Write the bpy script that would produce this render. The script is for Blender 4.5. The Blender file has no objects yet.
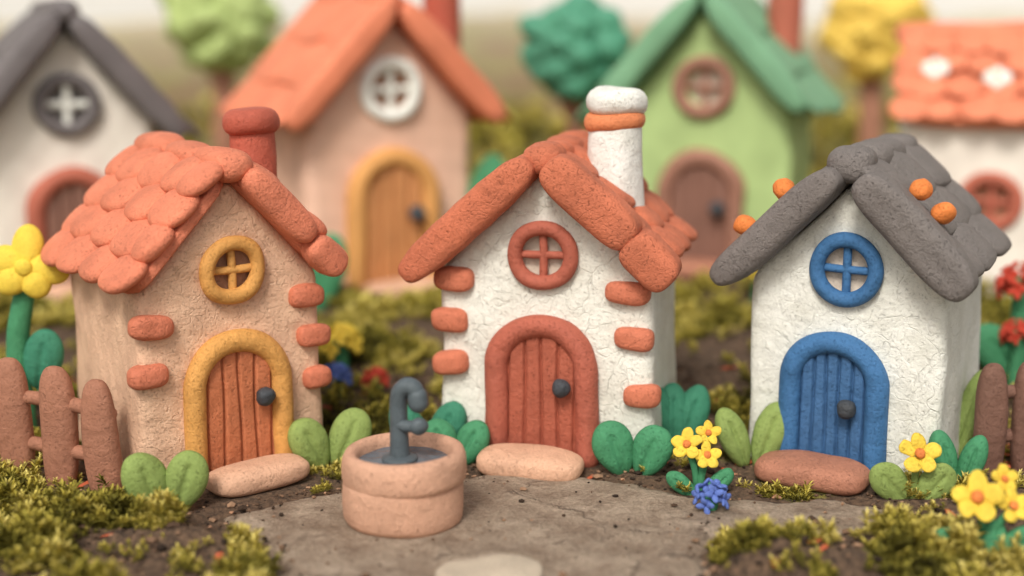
import bpy, bmesh, math, random
import numpy as np
from mathutils import Vector, Matrix
random.seed(7)
scene = bpy.context.scene
COL = scene.collection
R = math.radians

# ------------------------------------------------------------------ colour
def lin(r, g, b, k=1.0):
    o = []
    for c in (r, g, b):
        c = c/255.0
        c = c/12.92 if c <= 0.04045 else ((c+0.055)/1.055)**2.4
        o.append(min(0.86, c*k))
    return tuple(o)

# ------------------------------------------------------------------ materials
def nodes_of(name):
    m = bpy.data.materials.new(name)
    m.use_nodes = True
    nt = m.node_tree
    nt.nodes.clear()
    out = nt.nodes.new("ShaderNodeOutputMaterial")
    bs = nt.nodes.new("ShaderNodeBsdfPrincipled")
    nt.links.new(bs.outputs[0], out.inputs[0])
    return m, nt, bs

def noise(nt, vec, scale, detail=4, rough=0.55):
    n = nt.nodes.new("ShaderNodeTexNoise")
    n.inputs["Scale"].default_value = scale
    n.inputs["Detail"].default_value = detail
    n.inputs["Roughness"].default_value = rough
    nt.links.new(vec, n.inputs["Vector"])
    return n

def maprange(nt, src, a, b, c=0.0, d=1.0, smooth=False):
    n = nt.nodes.new("ShaderNodeMapRange")
    if smooth: n.interpolation_type = 'SMOOTHSTEP'
    n.inputs["From Min"].default_value = a
    n.inputs["From Max"].default_value = b
    n.inputs["To Min"].default_value = c
    n.inputs["To Max"].default_value = d
    nt.links.new(src, n.inputs["Value"])
    return n.outputs["Result"]

def mixcol(nt, fac, a, b, blend='MIX'):
    n = nt.nodes.new("ShaderNodeMix")
    n.data_type = 'RGBA'
    n.blend_type = blend
    for idx, v in ((0, fac), (6, a), (7, b)):
        if isinstance(v, (int, float)):
            n.inputs[idx].default_value = v
        elif isinstance(v, tuple):
            n.inputs[idx].default_value = (*v[:3], 1)
        else:
            nt.links.new(v, n.inputs[idx])
    return n.outputs[2]

def bump(nt, height, strength, dist, prev=None):
    n = nt.nodes.new("ShaderNodeBump")
    n.inputs["Strength"].default_value = strength
    n.inputs["Distance"].default_value = dist
    nt.links.new(height, n.inputs["Height"])
    if prev is not None:
        nt.links.new(prev, n.inputs["Normal"])
    return n.outputs[0]

def mth(nt, op, a, b=None, c=None):
    n = nt.nodes.new("ShaderNodeMath")
    n.operation = op
    for i, v in enumerate((a, b, c)):
        if v is None: continue
        if isinstance(v, (int, float)): n.inputs[i].default_value = v
        else: nt.links.new(v, n.inputs[i])
    return n.outputs[0]

def warp(nt, tc, src, amt):
    wv = nt.nodes.new("ShaderNodeVectorMath"); wv.operation = 'SCALE'
    nt.links.new(src, wv.inputs[0]); wv.inputs["Scale"].default_value = amt
    av = nt.nodes.new("ShaderNodeVectorMath"); av.operation = 'ADD'
    nt.links.new(tc, av.inputs[0]); nt.links.new(wv.outputs[0], av.inputs[1])
    return av.outputs[0]

def clay(name, col, crack=0.3, cscale=5.0, rough=0.68, fine=0.8, cover=0.5, var=0.09, lump=.6, far=False, small=.5):
    """kneaded clay: thumb-pressed lumps, fine grain and pits, thin drying creases"""
    m, nt, bs = nodes_of(name)
    tc = nt.nodes.new("ShaderNodeTexCoord").outputs["Object"]
    w = noise(nt, tc, 3.2, 2)
    dark = tuple(c*(1-var*1.3) for c in col); lite = tuple(min(0.9, c*(1+var)) for c in col)
    c = mixcol(nt, maprange(nt, w.outputs["Fac"], 0.3, 0.7), dark, lite)
    bs.inputs["Roughness"].default_value = rough
    bs.inputs["Specular IOR Level"].default_value = 0.35
    if far:
        nt.links.new(c, bs.inputs["Base Color"])
        return m
    n9 = noise(nt, tc, 8.5, 2).outputs["Fac"]
    nf = noise(nt, tc, 55, 4, 0.72).outputs["Fac"]
    sp = maprange(nt, nf, 0.35, 0.65, 0.91, 1.05)
    c = mixcol(nt, 1.0, c, sp, 'MULTIPLY')
    h = mth(nt, 'MULTIPLY', n9, .036*lump)
    h = mth(nt, 'MULTIPLY_ADD', nf, .010*fine, h)
    h = mth(nt, 'MULTIPLY_ADD', maprange(nt, nf, .30, .40, 1, 0), -.004*fine, h)
    if crack > 0:
        av = warp(nt, tc, w.outputs["Color"], .5)
        vo = nt.nodes.new("ShaderNodeTexVoronoi"); vo.feature = 'DISTANCE_TO_EDGE'
        vo.inputs["Scale"].default_value = cscale
        nt.links.new(av, vo.inputs["Vector"])
        v2 = nt.nodes.new("ShaderNodeTexVoronoi"); v2.feature = 'DISTANCE_TO_EDGE'
        v2.inputs["Scale"].default_value = cscale*1.9
        nt.links.new(av, v2.inputs["Vector"])
        c1 = maprange(nt, vo.outputs["Distance"], 0.0, 0.04, 1, 0, True)
        c2 = maprange(nt, v2.outputs["Distance"], 0.0, 0.045, small, 0, True)
        mk = maprange(nt, n9, cover-0.14, cover+0.14)
        mk2 = maprange(nt, w.outputs["Fac"], 0.48, 0.62)
        cr = mth(nt, 'MAXIMUM', mth(nt, 'MULTIPLY', c1, mk), mth(nt, 'MULTIPLY', c2, mk2))
        c = mixcol(nt, mth(nt, 'MULTIPLY', cr, 0.16*min(1, crack+.2)), c, tuple(k*0.65 for k in col))
        h = mth(nt, 'MULTIPLY_ADD', cr, -.016*crack, h)
    nt.links.new(c, bs.inputs["Base Color"])
    nt.links.new(bump(nt, h, 1.0, 1.0), bs.inputs["Normal"])
    return m

M = {}
M['peach']  = clay("peach_clay", lin(242,194,162), 0.28, 6.5, cover=0.46, fine=1.2)
M['white']  = clay("white_clay", lin(245,237,224), 0.34, 4.6, cover=0.46)
M['white2'] = clay("smooth_white_clay", lin(245,238,226), 0.28, 4.2, cover=0.48)
M['white3'] = clay("chimney_white_clay", lin(245,239,228), 0.12, 4)
M['salmon'] = clay("salmon_clay", lin(226,134,102), 0.12, 6, cover=0.6, fine=1.2, var=.12)
M['salmon2']= clay("terracotta_clay", lin(206,118,86), 0.25, 6, cover=0.5, fine=1.3, var=.13)
M['brickred']=clay("red_clay", lin(178,98,78), 0.12, 7, cover=0.55)
M['chimred']= clay("chimney_red_clay", lin(182,92,72), 0.2, 7, cover=0.55)
M['doorred']= clay("door_red_clay", lin(170,92,70), 0)
M['doororange']= clay("door_orange_brown_clay", lin(194,116,78), 0)
M['brick']  = clay("brick_clay", lin(208,122,92), 0.2, 9, cover=0.5)
M['mustard']= clay("mustard_clay", lin(216,158,86), 0.15, 9, cover=0.52)
M['grey']   = clay("grey_clay", lin(126,119,115), 0.22, 6, cover=0.5, fine=1.5)
M['blue']   = clay("blue_clay", lin(64,112,160), 0.12, 8, cover=0.55)
M['dblue']  = clay("deep_blue_clay", lin(64,104,148), 0)
M['tan']    = clay("tan_clay", lin(220,174,144), 0.2, 7, cover=0.5)
M['brownstep']=clay("brown_clay", lin(176,120,96), 0.25, 7, cover=0.5)
M['well']   = clay("well_clay", lin(216,168,140), 0.2, 3.4, cover=0.5, fine=1.3)
M['slate']  = clay("slate_clay", lin(84,94,99), 0, rough=.5, fine=.5, lump=.3)
M['knob']   = clay("knob_clay", lin(66,70,75), 0, rough=.5)
M['fence']  = clay("fence_brown_clay", lin(166,114,90), 0.15, 6, cover=0.52)
M['fence2'] = clay("dark_brown_clay", lin(124,90,76), 0.15, 6, cover=0.55)
M['olive']  = clay("olive_leaf_clay", lin(138,158,86), 0)
M['leaf']   = clay("green_leaf_clay", lin(70,140,98), 0)
M['teal']   = clay("teal_leaf_clay", lin(58,128,100), 0)
M['yellow'] = clay("yellow_clay", lin(244,204,74), 0, lump=.3)
M['orange'] = clay("orange_clay", lin(228,132,66), 0, lump=.3)
M['capor']  = clay("cap_orange_clay", lin(220,134,88), 0)
M['cornf']  = clay("cornflower_clay", lin(96,120,192), 0, lump=.3)
M['red']    = clay("poppy_red_clay", lin(204,72,52), 0, lump=.3)
M['petalw'] = clay("petal_white_clay", lin(246,240,228), far=True)
M['bwhite'] = clay("off_white_wall_clay", lin(238,228,216), far=True)
M['bsalmon']= clay("pale_salmon_wall_clay", lin(230,188,164), far=True)
M['bgreen'] = clay("pale_green_wall_clay", lin(172,196,132), far=True)
M['bgroof'] = clay("dark_grey_roof_clay", lin(110,104,104), far=True)
M['groof']  = clay("green_roof_clay", lin(118,164,128), far=True)
M['bsroof'] = clay("orange_roof_clay", lin(222,132,98), far=True)
M['bmust']  = clay("mustard_frame_clay", lin(214,156,92), far=True)
M['bred']   = clay("muted_red_clay", lin(178,100,80), far=True)
M['ochre']  = clay("ochre_door_clay", lin(200,138,88), far=True)
M['dbrown'] = clay("brown_door_clay", lin(156,112,94), far=True)
M['dbrown2']= clay("dark_brown_door_clay", lin(136,98,84), far=True)
M['limec']  = clay("light_green_crown_clay", lin(174,192,122), far=True)
M['tealc']  = clay("teal_crown_clay", lin(80,144,116), far=True)
M['yelc']   = clay("yellow_crown_clay", lin(236,200,94), far=True)
M['trunk']  = clay("trunk_clay", lin(164,116,94), far=True)
M['paned']  = clay("shaded_pane_clay", lin(184,136,108), 0)
M['panel']  = clay("pale_pane_clay", lin(224,208,190), 0)
M['paneg']  = clay("grey_pane_clay", lin(126,120,118), far=True)
M['stone']  = clay("pale_stone", lin(206,190,168), 0.2, 5, fine=1.6)

def water_mat():
    m, nt, bs = nodes_of("well_water")
    tc = nt.nodes.new("ShaderNodeTexCoord").outputs["Object"]
    c = mixcol(nt, noise(nt, tc, 5).outputs["Fac"], lin(50,60,70), lin(108,122,132))
    nt.links.new(c, bs.inputs["Base Color"])
    bs.inputs["Roughness"].default_value = 0.22
    nt.links.new(bump(nt, noise(nt, tc, 9).outputs["Fac"], 0.4, 0.05), bs.inputs["Normal"])
    return m
M['water'] = water_mat()

def ground_mat():
    m, nt, bs = nodes_of("soil_and_moss")
    tc = nt.nodes.new("ShaderNodeTexCoord").outputs["Object"]
    n14 = noise(nt, tc, 18, 5, .78).outputs["Fac"]
    soil = mixcol(nt, maprange(nt, n14, .32, .68), lin(48,38,31), lin(146,116,90))
    moss = mixcol(nt, maprange(nt, n14, .32, .68), lin(76,74,32), lin(166,154,76))
    a = nt.nodes.new("ShaderNodeAttribute"); a.attribute_name = "moss"
    n6 = noise(nt, tc, 6, 4, .7).outputs["Fac"]
    f = mth(nt, 'ADD', a.outputs["Fac"], maprange(nt, n6, .3, .7, -.35, .35))
    c = mixcol(nt, maprange(nt, f, .4, .7), soil, moss)
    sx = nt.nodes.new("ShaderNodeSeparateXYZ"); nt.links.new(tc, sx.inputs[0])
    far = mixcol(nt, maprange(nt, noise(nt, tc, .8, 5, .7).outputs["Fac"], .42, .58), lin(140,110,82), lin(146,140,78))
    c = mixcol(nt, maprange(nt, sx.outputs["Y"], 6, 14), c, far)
    c = mixcol(nt, maprange(nt, sx.outputs["Y"], 26, 46), c, lin(206,194,164))  # aerial haze painted into the colour: ground pales towards the far hills
    nt.links.new(c, bs.inputs["Base Color"])
    bs.inputs["Roughness"].default_value = 0.95
    nt.links.new(bump(nt, n14, 1.0, .07), bs.inputs["Normal"])
    return m
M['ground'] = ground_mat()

def path_mat():
    m, nt, bs = nodes_of("sandy_stone")
    tc = nt.nodes.new("ShaderNodeTexCoord").outputs["Object"]
    w = noise(nt, tc, 1.8, 6, .65)
    av = warp(nt, tc, w.outputs["Color"], .6)
    vo = nt.nodes.new("ShaderNodeTexVoronoi"); vo.feature = 'DISTANCE_TO_EDGE'
    vo.inputs["Scale"].default_value = 1.0
    nt.links.new(av, vo.inputs["Vector"])
    n3 = noise(nt, tc, 3, 7, .7).outputs["Fac"]
    n45 = noise(nt, tc, 36, 5, .82).outputs["Fac"]
    cr = mth(nt, 'MULTIPLY', maprange(nt, vo.outputs["Distance"], 0.002, 0.02, 1, 0), maprange(nt, n3, .43, .56))
    base = mixcol(nt, maprange(nt, n3, .34, .64), lin(158,134,112), lin(212,190,166))
    base = mixcol(nt, 1.0, base, maprange(nt, n45, .35, .64, .66, 1.12), 'MULTIPLY')
    st = maprange(nt, noise(nt, tc, 6.5, 7, .78).outputs["Fac"], .54, .66, 0, .6)
    base = mixcol(nt, st, base, lin(118,94,74))
    base = mixcol(nt, mth(nt, 'MULTIPLY', cr, .7), base, lin(88,68,54))
    nt.links.new(base, bs.inputs["Base Color"])
    bs.inputs["Roughness"].default_value = .85
    h = mth(nt, 'MULTIPLY', n3, .20)
    h = mth(nt, 'MULTIPLY_ADD', n45, .034, h)
    h = mth(nt, 'MULTIPLY_ADD', cr, -.03, h)
    nt.links.new(bump(nt, h, 1, 1), bs.inputs["Normal"])
    return m
M['path'] = path_mat()

def attr_mat(name, stops, rough=.85):
    m, nt, bs = nodes_of(name)
    a = nt.nodes.new("ShaderNodeAttribute"); a.attribute_name = "tint"
    r = nt.nodes.new("ShaderNodeValToRGB")
    el = r.color_ramp.elements
    while len(el) < len(stops): el.new(0.5)
    for e, (p, c) in zip(el, stops):
        e.position = p; e.color = (*c, 1)
    nt.links.new(a.outputs["Fac"], r.inputs[0])
    nt.links.new(r.outputs[0], bs.inputs["Base Color"])
    bs.inputs["Roughness"].default_value = rough
    bs.inputs["Specular IOR Level"].default_value = .25
    return m
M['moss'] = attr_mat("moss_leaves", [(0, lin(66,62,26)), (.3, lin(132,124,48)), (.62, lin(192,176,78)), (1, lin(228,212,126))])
M['crumb'] = attr_mat("soil_crumb", [(0, lin(46,36,29)), (.5, lin(106,82,64)), (.85, lin(168,134,106)), (1, lin(190,98,66))], .95)

def sky_mat():
    m, nt, bs = nodes_of("pale_backdrop")
    tc = nt.nodes.new("ShaderNodeTexCoord").outputs["Object"]
    c = mixcol(nt, maprange(nt, noise(nt, tc, .05, 2).outputs["Fac"], .3, .7), (.78,.76,.70), (.83,.81,.76))
    nt.links.new(c, bs.inputs["Base Color"])
    bs.inputs["Roughness"].default_value = 1
    return m
M['sky'] = sky_mat()

# ------------------------------------------------------------------ mesh helpers
class MB:
    def __init__(s): s.v = []; s.f = []; s.n = 0
    def add(s, v, f):
        s.v.append(np.asarray(v, float)); s.f.extend([tuple(i+s.n for i in q) for q in f]); s.n += len(v)

_seed = [100]
def nseed():
    _seed[0] += 1
    return _seed[0]

def dent(v, amp, freq, seed=None):
    g = np.random.default_rng(seed if seed is not None else nseed())
    o = v.copy()
    for k, fm in enumerate((1, 1.7, 2.9)):
        K = g.normal(size=(3, 3))*freq*fm
        o = o + amp/(k+1)*np.sin(v@K + g.uniform(0, 6.28, 3))
    return o

_tmpl = {}
def sphere_tmpl(n):
    if n in _tmpl: return _tmpl[n]
    V = []; F = []
    t = np.tan(np.linspace(-math.pi/4, math.pi/4, n+1))
    for ax in range(3):
        for sg in (-1, 1):
            base = len(V)
            for i in range(n+1):
                for j in range(n+1):
                    p = [0, 0, 0]; p[ax] = sg; p[(ax+1) % 3] = t[i]; p[(ax+2) % 3] = t[j]
                    V.append(p)
            for i in range(n):
                for j in range(n):
                    a = base+i*(n+1)+j; q = (a, a+n+1, a+n+2, a+1)
                    F.append(q if sg > 0 else q[::-1])
    V = np.array(V); V /= np.linalg.norm(V, axis=1)[:, None]
    key = np.round(V, 5)
    _, idx, inv = np.unique(key, axis=0, return_index=True, return_inverse=True)
    inv = inv.reshape(-1)
    _tmpl[n] = (V[idx], [tuple(int(inv[k]) for k in q) for q in F])
    return _tmpl[n]

def blob(mb, c, half, p=2.0, rot=None, amp=None, freq=None, n=8, fn=None):
    d, F = sphere_tmpl(n)
    if isinstance(p, tuple):
        r = ((np.abs(d[:, 0])**p[0]+np.abs(d[:, 1])**p[0])**(p[1]/p[0]) + np.abs(d[:, 2])**p[1])**(-1/p[1])
    else:
        r = (np.abs(d)**p).sum(1)**(-1.0/p)
    v = d*r[:, None]
    if fn is not None: v = fn(v)
    v = v*np.array(half)
    m = min(half)
    v = dent(v, m*.07 if amp is None else amp, 1.3/max(half) if freq is None else freq)
    if rot is not None: v = v@np.array(rot).T
    mb.add(v+np.array(c), F)

def rotm(x=0, y=0, z=0):
    return np.array((Matrix.Rotation(R(z), 3, 'Z')@Matrix.Rotation(R(y), 3, 'Y')@Matrix.Rotation(R(x), 3, 'X')))

def tube(mb, pts, r, seg=16, closed=False, flat=(1, 1), up=(0, 1, 0), amp=.006, caps=True, sub=4):
    P = np.array(pts, float)
    rr = np.full(len(P), r, float) if np.isscalar(r) else np.array(r, float)
    if sub > 1:
        Q = []; S = []
        n = len(P)
        rng = n if closed else n-1
        for i in range(rng):
            p0 = P[(i-1) % n] if (closed or i > 0) else 2*P[0]-P[1]
            p1 = P[i]; p2 = P[(i+1) % n]
            p3 = P[(i+2) % n] if (closed or i+2 < n) else 2*P[-1]-P[-2]
            for k in range(sub):
                t = k/sub
                Q.append(.5*((2*p1)+(-p0+p2)*t+(2*p0-5*p1+4*p2-p3)*t*t+(-p0+3*p1-3*p2+p3)*t**3))
                S.append(rr[i]*(1-t)+rr[(i+1) % n]*t)
        if not closed: Q.append(P[-1]); S.append(rr[-1])
        P = np.array(Q); rr = np.array(S)
    if caps and not closed:
        t0 = P[0]-P[1]; t0 /= np.linalg.norm(t0); t1 = P[-1]-P[-2]; t1 /= np.linalg.norm(t1)
        A = []; B = []; ra = []; rb = []
        for ph in (88, 70, 50, 30, 14):
            A.append(P[0]+t0*rr[0]*math.sin(R(ph))); ra.append(rr[0]*math.cos(R(ph)))
        for ph in (14, 30, 50, 70, 88):
            B.append(P[-1]+t1*rr[-1]*math.sin(R(ph))); rb.append(rr[-1]*math.cos(R(ph)))
        P = np.vstack([A, P, B]); rr = np.concatenate([ra, rr, rb])
    n = len(P)
    if closed: T = np.roll(P, -1, 0)-np.roll(P, 1, 0)
    else: T = np.gradient(P, axis=0)
    T /= np.linalg.norm(T, axis=1)[:, None]
    U = np.array(up, float)
    S = np.cross(T, U); S /= (np.linalg.norm(S, axis=1)[:, None]+1e-9)
    W = np.cross(S, T)
    V = []
    for i in range(n):
        for k in range(seg):
            a = 2*math.pi*k/seg
            V.append(P[i]+rr[i]*(math.cos(a)*flat[0]*S[i]+math.sin(a)*flat[1]*W[i]))
    F = []
    for i in range(n if closed else n-1):
        j = (i+1) % n
        for k in range(seg):
            l = (k+1) % seg
            F.append((i*seg+k, i*seg+l, j*seg+l, j*seg+k))
    if not closed:
        F.append(tuple(range(seg-1, -1, -1))); F.append(tuple((n-1)*seg+k for k in range(seg)))
    V = np.array(V)
    if amp: V = dent(V, amp, 5.0)
    mb.add(V, F)

def lathe(mb, prof, seg=48, c=(0, 0, 0), amp=.006, freq=5, close=True):
    P = np.array(prof, float)
    V = []; n = len(P)
    for r, z in P:
        for k in range(seg):
            a = 2*math.pi*k/seg
            V.append((r*math.cos(a), r*math.sin(a), z))
    F = []
    for i in range(n-1):
        for k in range(seg):
            l = (k+1) % seg
            F.append((i*seg+k, i*seg+l, (i+1)*seg+l, (i+1)*seg+k))
    if close:
        F.append(tuple(range(seg-1, -1, -1))); F.append(tuple((n-1)*seg+k for k in range(seg)))
    V = dent(np.array(V), amp, freq)
    mb.add(V+np.array(c), F)

def rprof(r0, r1, z0, z1, e):
    p = [(0.001, z0)]
    for a in (0, 20, 45, 70, 90):
        p.append((r0-e+e*math.sin(R(a)), z0+e-e*math.cos(R(a))))
    for t in (.25, .5, .75):
        p.append((r0+(r1-r0)*t, z0+e+(z1-z0-2*e)*t))
    for a in (90, 70, 45, 20, 0):
        p.append((r1-e+e*math.sin(R(a)), z1-e+e*math.cos(R(a))))
    p.append((0.001, z1))
    return p

def make_mesh(name, mb, mat):
    V = np.vstack(mb.v)
    me = bpy.data.meshes.new(name)
    me.from_pydata(V.tolist(), [], mb.f)
    me.validate()
    me.polygons.foreach_set("use_smooth", [True]*len(me.polygons))
    me.materials.append(mat)
    me.update()
    return me

def thing(name, label, cat, loc, yaw=0, scale=1, group=None):
    e = bpy.data.objects.new(name, None)
    e.empty_display_size = .2
    e.location = loc; e.rotation_euler = (0, 0, R(yaw)); e.scale = (scale,)*3
    e["label"] = label; e["category"] = cat
    if group: e["group"] = group
    COL.objects.link(e)
    return e

def part(name, mb, mat, parent, label=None):
    o = bpy.data.objects.new(name, make_mesh(name, mb, mat) if isinstance(mb, MB) else mb)
    COL.objects.link(o)
    o.parent = parent
    if label: o["label"] = label
    return o

# ------------------------------------------------------------------ wall with window recess
def wall_mesh(name, w, d, ze, za, mat, holes=(), vox=.026, side_holes=()):
    h = w/2
    prof = [(-h, -.2), (h, -.2), (h, ze), (0, za), (-h, ze)]
    V = []
    for y in (0, d):
        for x, z in prof:
            V.append((x*(.985 if z >= ze else 1), y, z))
    F = [(0, 1, 2, 3, 4), (9, 8, 7, 6, 5)]
    for i in range(5):
        j = (i+1) % 5
        F.append((j, i, i+5, j+5))
    me = bpy.data.meshes.new("t"); me.from_pydata(V, [], F); me.update()
    bm = bmesh.new(); bm.from_mesh(me); bmesh.ops.recalc_face_normals(bm, faces=bm.faces)
    bmesh.ops.bevel(bm, geom=bm.edges[:], offset=.08, segments=5, profile=.5, affect='EDGES')
    bm.to_mesh(me); bm.free()
    ob = bpy.data.objects.new("t", me); COL.objects.link(ob)
    tmp = [ob]
    for (ax, pos, z, r) in [('F', p, z, r) for p, z, r in holes]+[('S', p, z, r) for p, z, r in side_holes]:
        cm = bpy.data.meshes.new("c")
        bm = bmesh.new()
        rot = Matrix.Rotation(R(90), 4, 'X') if ax == 'F' else Matrix.Rotation(R(90), 4, 'Y')
        loc = Matrix.Translation((pos, 0, z)) if ax == 'F' else Matrix.Translation((-h, pos, z))
        bmesh.ops.create_cone(bm, cap_ends=True, segments=32, radius1=r, radius2=r, depth=.18, matrix=loc@rot)
        bm.to_mesh(cm); bm.free()
        c = bpy.data.objects.new("c", cm); COL.objects.link(c); tmp.append(c)
        m = ob.modifiers.new("b", 'BOOLEAN'); m.operation = 'DIFFERENCE'; m.object = c
    m = ob.modifiers.new("r", 'REMESH'); m.mode = 'VOXEL'; m.voxel_size = vox
    m = ob.modifiers.new("s", 'SMOOTH'); m.iterations = 3; m.factor = .5
    bpy.context.view_layer.update()
    dg = bpy.context.evaluated_depsgraph_get()
    me2 = bpy.data.meshes.new_from_object(ob.evaluated_get(dg))
    for o in tmp: bpy.data.objects.remove(o)
    co = np.zeros(len(me2.vertices)*3); me2.vertices.foreach_get("co", co)
    co = co.reshape(-1, 3)
    co = dent(co, .011, 2.2); co = dent(co, .005, 6)
    me2.vertices.foreach_set("co", co.ravel())
    me2.materials.clear(); me2.materials.append(mat)
    me2.polygons.foreach_set("use_smooth", [True]*len(me2.polygons))
    me2.name = name; me2.update()
    return me2

def add_window(root, x, z, ro, frame_mat, pane_mat, side=None, h=0, rt=.056, mull=None, rm=.031):
    def T(v):
        v = np.array(v, float)
        if side is None: return v+np.array((x, 0, z))
        o = np.empty_like(v)
        o[:, 0] = -h+v[:, 1]; o[:, 1] = x-v[:, 0]; o[:, 2] = z+v[:, 2]
        return o
    def push(mb):
        mb.v = [T(v.reshape(-1, 3)) for v in mb.v]; return mb
    rc = ro-rt
    mb = MB()
    K = 40
    V = [(0, .055, 0)]+[(rc*math.cos(2*math.pi*k/K), .055, rc*math.sin(2*math.pi*k/K)) for k in range(K)]
    mb.add(V, [(0, 1+k, 1+(k+1) % K) for k in range(K)])
    w = part("window", push(mb), pane_mat, root)
    mb = MB()
    tube(mb, [(rc*math.cos(2*math.pi*k/24), -.018, rc*math.sin(2*math.pi*k/24)) for k in range(24)], rt, closed=True, sub=2, up=(0, 1, 0), amp=.006)
    part("frame", push(mb), frame_mat, w)
    mb = MB()
    tube(mb, [(0, .012, -rc), (0.004, .008, 0), (0, .012, rc)], rm, amp=.004, caps=False)
    tube(mb, [(-rc, .012, 0.004), (0, .008, -.004), (rc, .012, 0)], rm*.97, up=(0, 1, 0), amp=.004, caps=False)
    part("mullion", push(mb), mull or frame_mat, w)

def add_door(root, W, spring, rt, frame_mat, door_mat, planks, hx, hz, z0=.06, ox=0):
    mb = MB()
    nx, nz = 120, 50
    xs = np.linspace(-W, W, nx); V = []
    pw = 2*(W-rt)/planks
    for i, x in enumerate(xs):
        top = spring+math.sqrt(max(0, W*W-x*x))
        q = (x+W-rt)/pw
        k = math.floor(q)
        for j in range(nz):
            z = z0+(top-z0)*j/(nz-1)
            wob = .05*math.sin(z*5+round(q)*1.7)
            dist = abs(q+wob-round(q))*pw
            g = .034*math.exp(-(dist/.0105)**2)
            y = -.062+g+.003*math.sin(z*7+k*2.1)
            V.append((x+ox, y, z))
    F = [(i*nz+j, (i+1)*nz+j, (i+1)*nz+j+1, i*nz+j+1) for i in range(nx-1) for j in range(nz-1)]
    mb.add(V, F)
    d = part("door", mb, door_mat, root)
    mb = MB()
    pts = [(-W*1.02, -.04, z0), (-W, -.04, z0+(spring-z0)*.5), (-W, -.04, spring)]
    for a in range(165, 0, -15):
        pts.append((W*math.cos(R(a)), -.04, spring+W*math.sin(R(a))))
    pts += [(W, -.04, spring), (W, -.04, z0+(spring-z0)*.5), (W*1.02, -.04, z0)]
    pts = [(p[0]+ox, p[1], p[2]) for p in pts]
    tube(mb, pts, rt, seg=20, sub=3, flat=(1, 1.0), amp=.007)
    part("door_frame", mb, frame_mat, d)
    mb = MB(); blob(mb, (hx+ox, -.13, hz), (.07, .06, .07), n=8)
    blob(mb, (hx+ox, -.08, hz), (.045, .06, .045), n=6)
    part("handle", mb, M['knob'], d)

def slope(side, th, za, s, y, off):
    c, sn = math.cos(th), math.sin(th)
    return np.array((side*(c*s+sn*off), y, za-sn*s+c*off))

def srot(side, th, tilt=0, twist=0):
    t = th+R(tilt)
    c, sn = math.cos(t), math.sin(t)
    d = np.array((side*c, 0, -sn)); n = np.array((side*sn, 0, c))
    yv = np.array((0, side*1.0, 0))
    M3 = np.stack([d, yv, n], axis=1)
    if twist: M3 = M3@rotm(z=twist)
    return M3

def build_roof(root, mat, w, D, ze, za, over=(.22, .2), front=.16, back=.12, rows=4, cols=4, thick=.06, tile_p=2.6,
               gl=(), gr=(), grad=(.11, .12), glad=None, caps=4, capr=(.13, .11), sides=(-1, 1), tilt=-9, base_off=.05, jit=1.0, ov=.66, gp=(6, 3.0), bar=False):
    th = math.atan2(za-ze, w/2)
    mb = MB()
    for side in (-1, 1):
        L = (w/2+over[0 if side < 0 else 1])/math.cos(th)
        blob(mb, slope(side, th, za, L/2-.02, (D+back-front)/2, base_off), (L/2-.02, (D+back+front)/2-.03, .055), p=7, rot=srot(side, th), n=12, amp=.006, freq=2)
        if side in sides:
            for i in range(rows):
                k = rows-1-i
                s = L*(k+.5)/rows
                sp = (D+front+back)/cols
                for j in range(cols+(i % 2)):
                    y = -front+sp*(j+.5-(.5 if i % 2 else 0))
                    hw = sp*.55
                    if i % 2 and j in (0, cols):
                        y = max(-front+sp*.32, min(D+back-sp*.32, y)); hw = sp*.4
                    y += random.uniform(-.02, .02)*jit
                    sz = 1+random.uniform(-.07, .07)*jit
                    blob(mb, slope(side, th, za, s+random.uniform(-.02, .02)*jit, y, base_off+.075+thick*.4+.004*i),
                         (L/rows*ov*sz, hw*sz, thick*random.uniform(.9, 1.1)), p=(tile_p, 2.3), rot=srot(side, th, tilt+random.uniform(-3, 3)*jit, random.uniform(-7, 7)*jit), n=10, amp=.008, freq=4)
    for side, segs, g in ((-1, gl, glad or grad), (1, gr, grad)):
        for (s0, s1) in segs:
            blob(mb, slope(side, th, za, (s0+s1)/2, -front+random.uniform(-.006, .006), g[1]*.72), ((s1-s0)/2+.012, g[0], g[1]), p=gp,
                 rot=srot(side, th, random.uniform(-.8, .8), random.uniform(-.8, .8)), n=16, amp=.008, freq=3)
    if bar:
        tube(mb, [(0, -front, za+capr[1]*.8), (.01, D/2, za+capr[1]*.85), (0, D+back, za+capr[1]*.8)], capr[0], up=(0, 0, 1), amp=.01)
    elif caps:
        Lc = (D+front+back)/caps
        for i in range(caps):
            y = -front+Lc*(i+.5)
            blob(mb, (random.uniform(-.01, .01), y-.02, za+capr[1]*.85+random.uniform(-.012, .012)), (capr[0], Lc*.54, capr[1]), p=2.7, rot=rotm(z=random.uniform(-5, 5)), n=9, amp=.009)
    return part("roof", mb, mat, root), th

def add_bricks(root, lst, mat):
    for (x, z, hw, hh) in lst:
        mb = MB()
        blob(mb, (x, .0, z), (hw, .085, hh), p=3.2, rot=rotm(y=random.uniform(-4, 4)), n=8, amp=.006, freq=6)
        part("corner_brick", mb, mat, root)

STEPS = []
def add_step(root, w, d, h, mat, y, x=0, z=.07):
    mb = MB()
    blob(mb, (x, y, z), (w/2, d/2, h/2), p=(3.4, 3.0), n=12, amp=.010, freq=3)
    part("doorstep", mb, mat, root)
    a = root.rotation_euler[2]; s = root.scale[0]
    STEPS.append((root.location[0]+s*(x*math.cos(a)-y*math.sin(a)), root.location[1]+s*(x*math.sin(a)+y*math.cos(a)), a, w*s/2, d*s/2))

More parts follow.
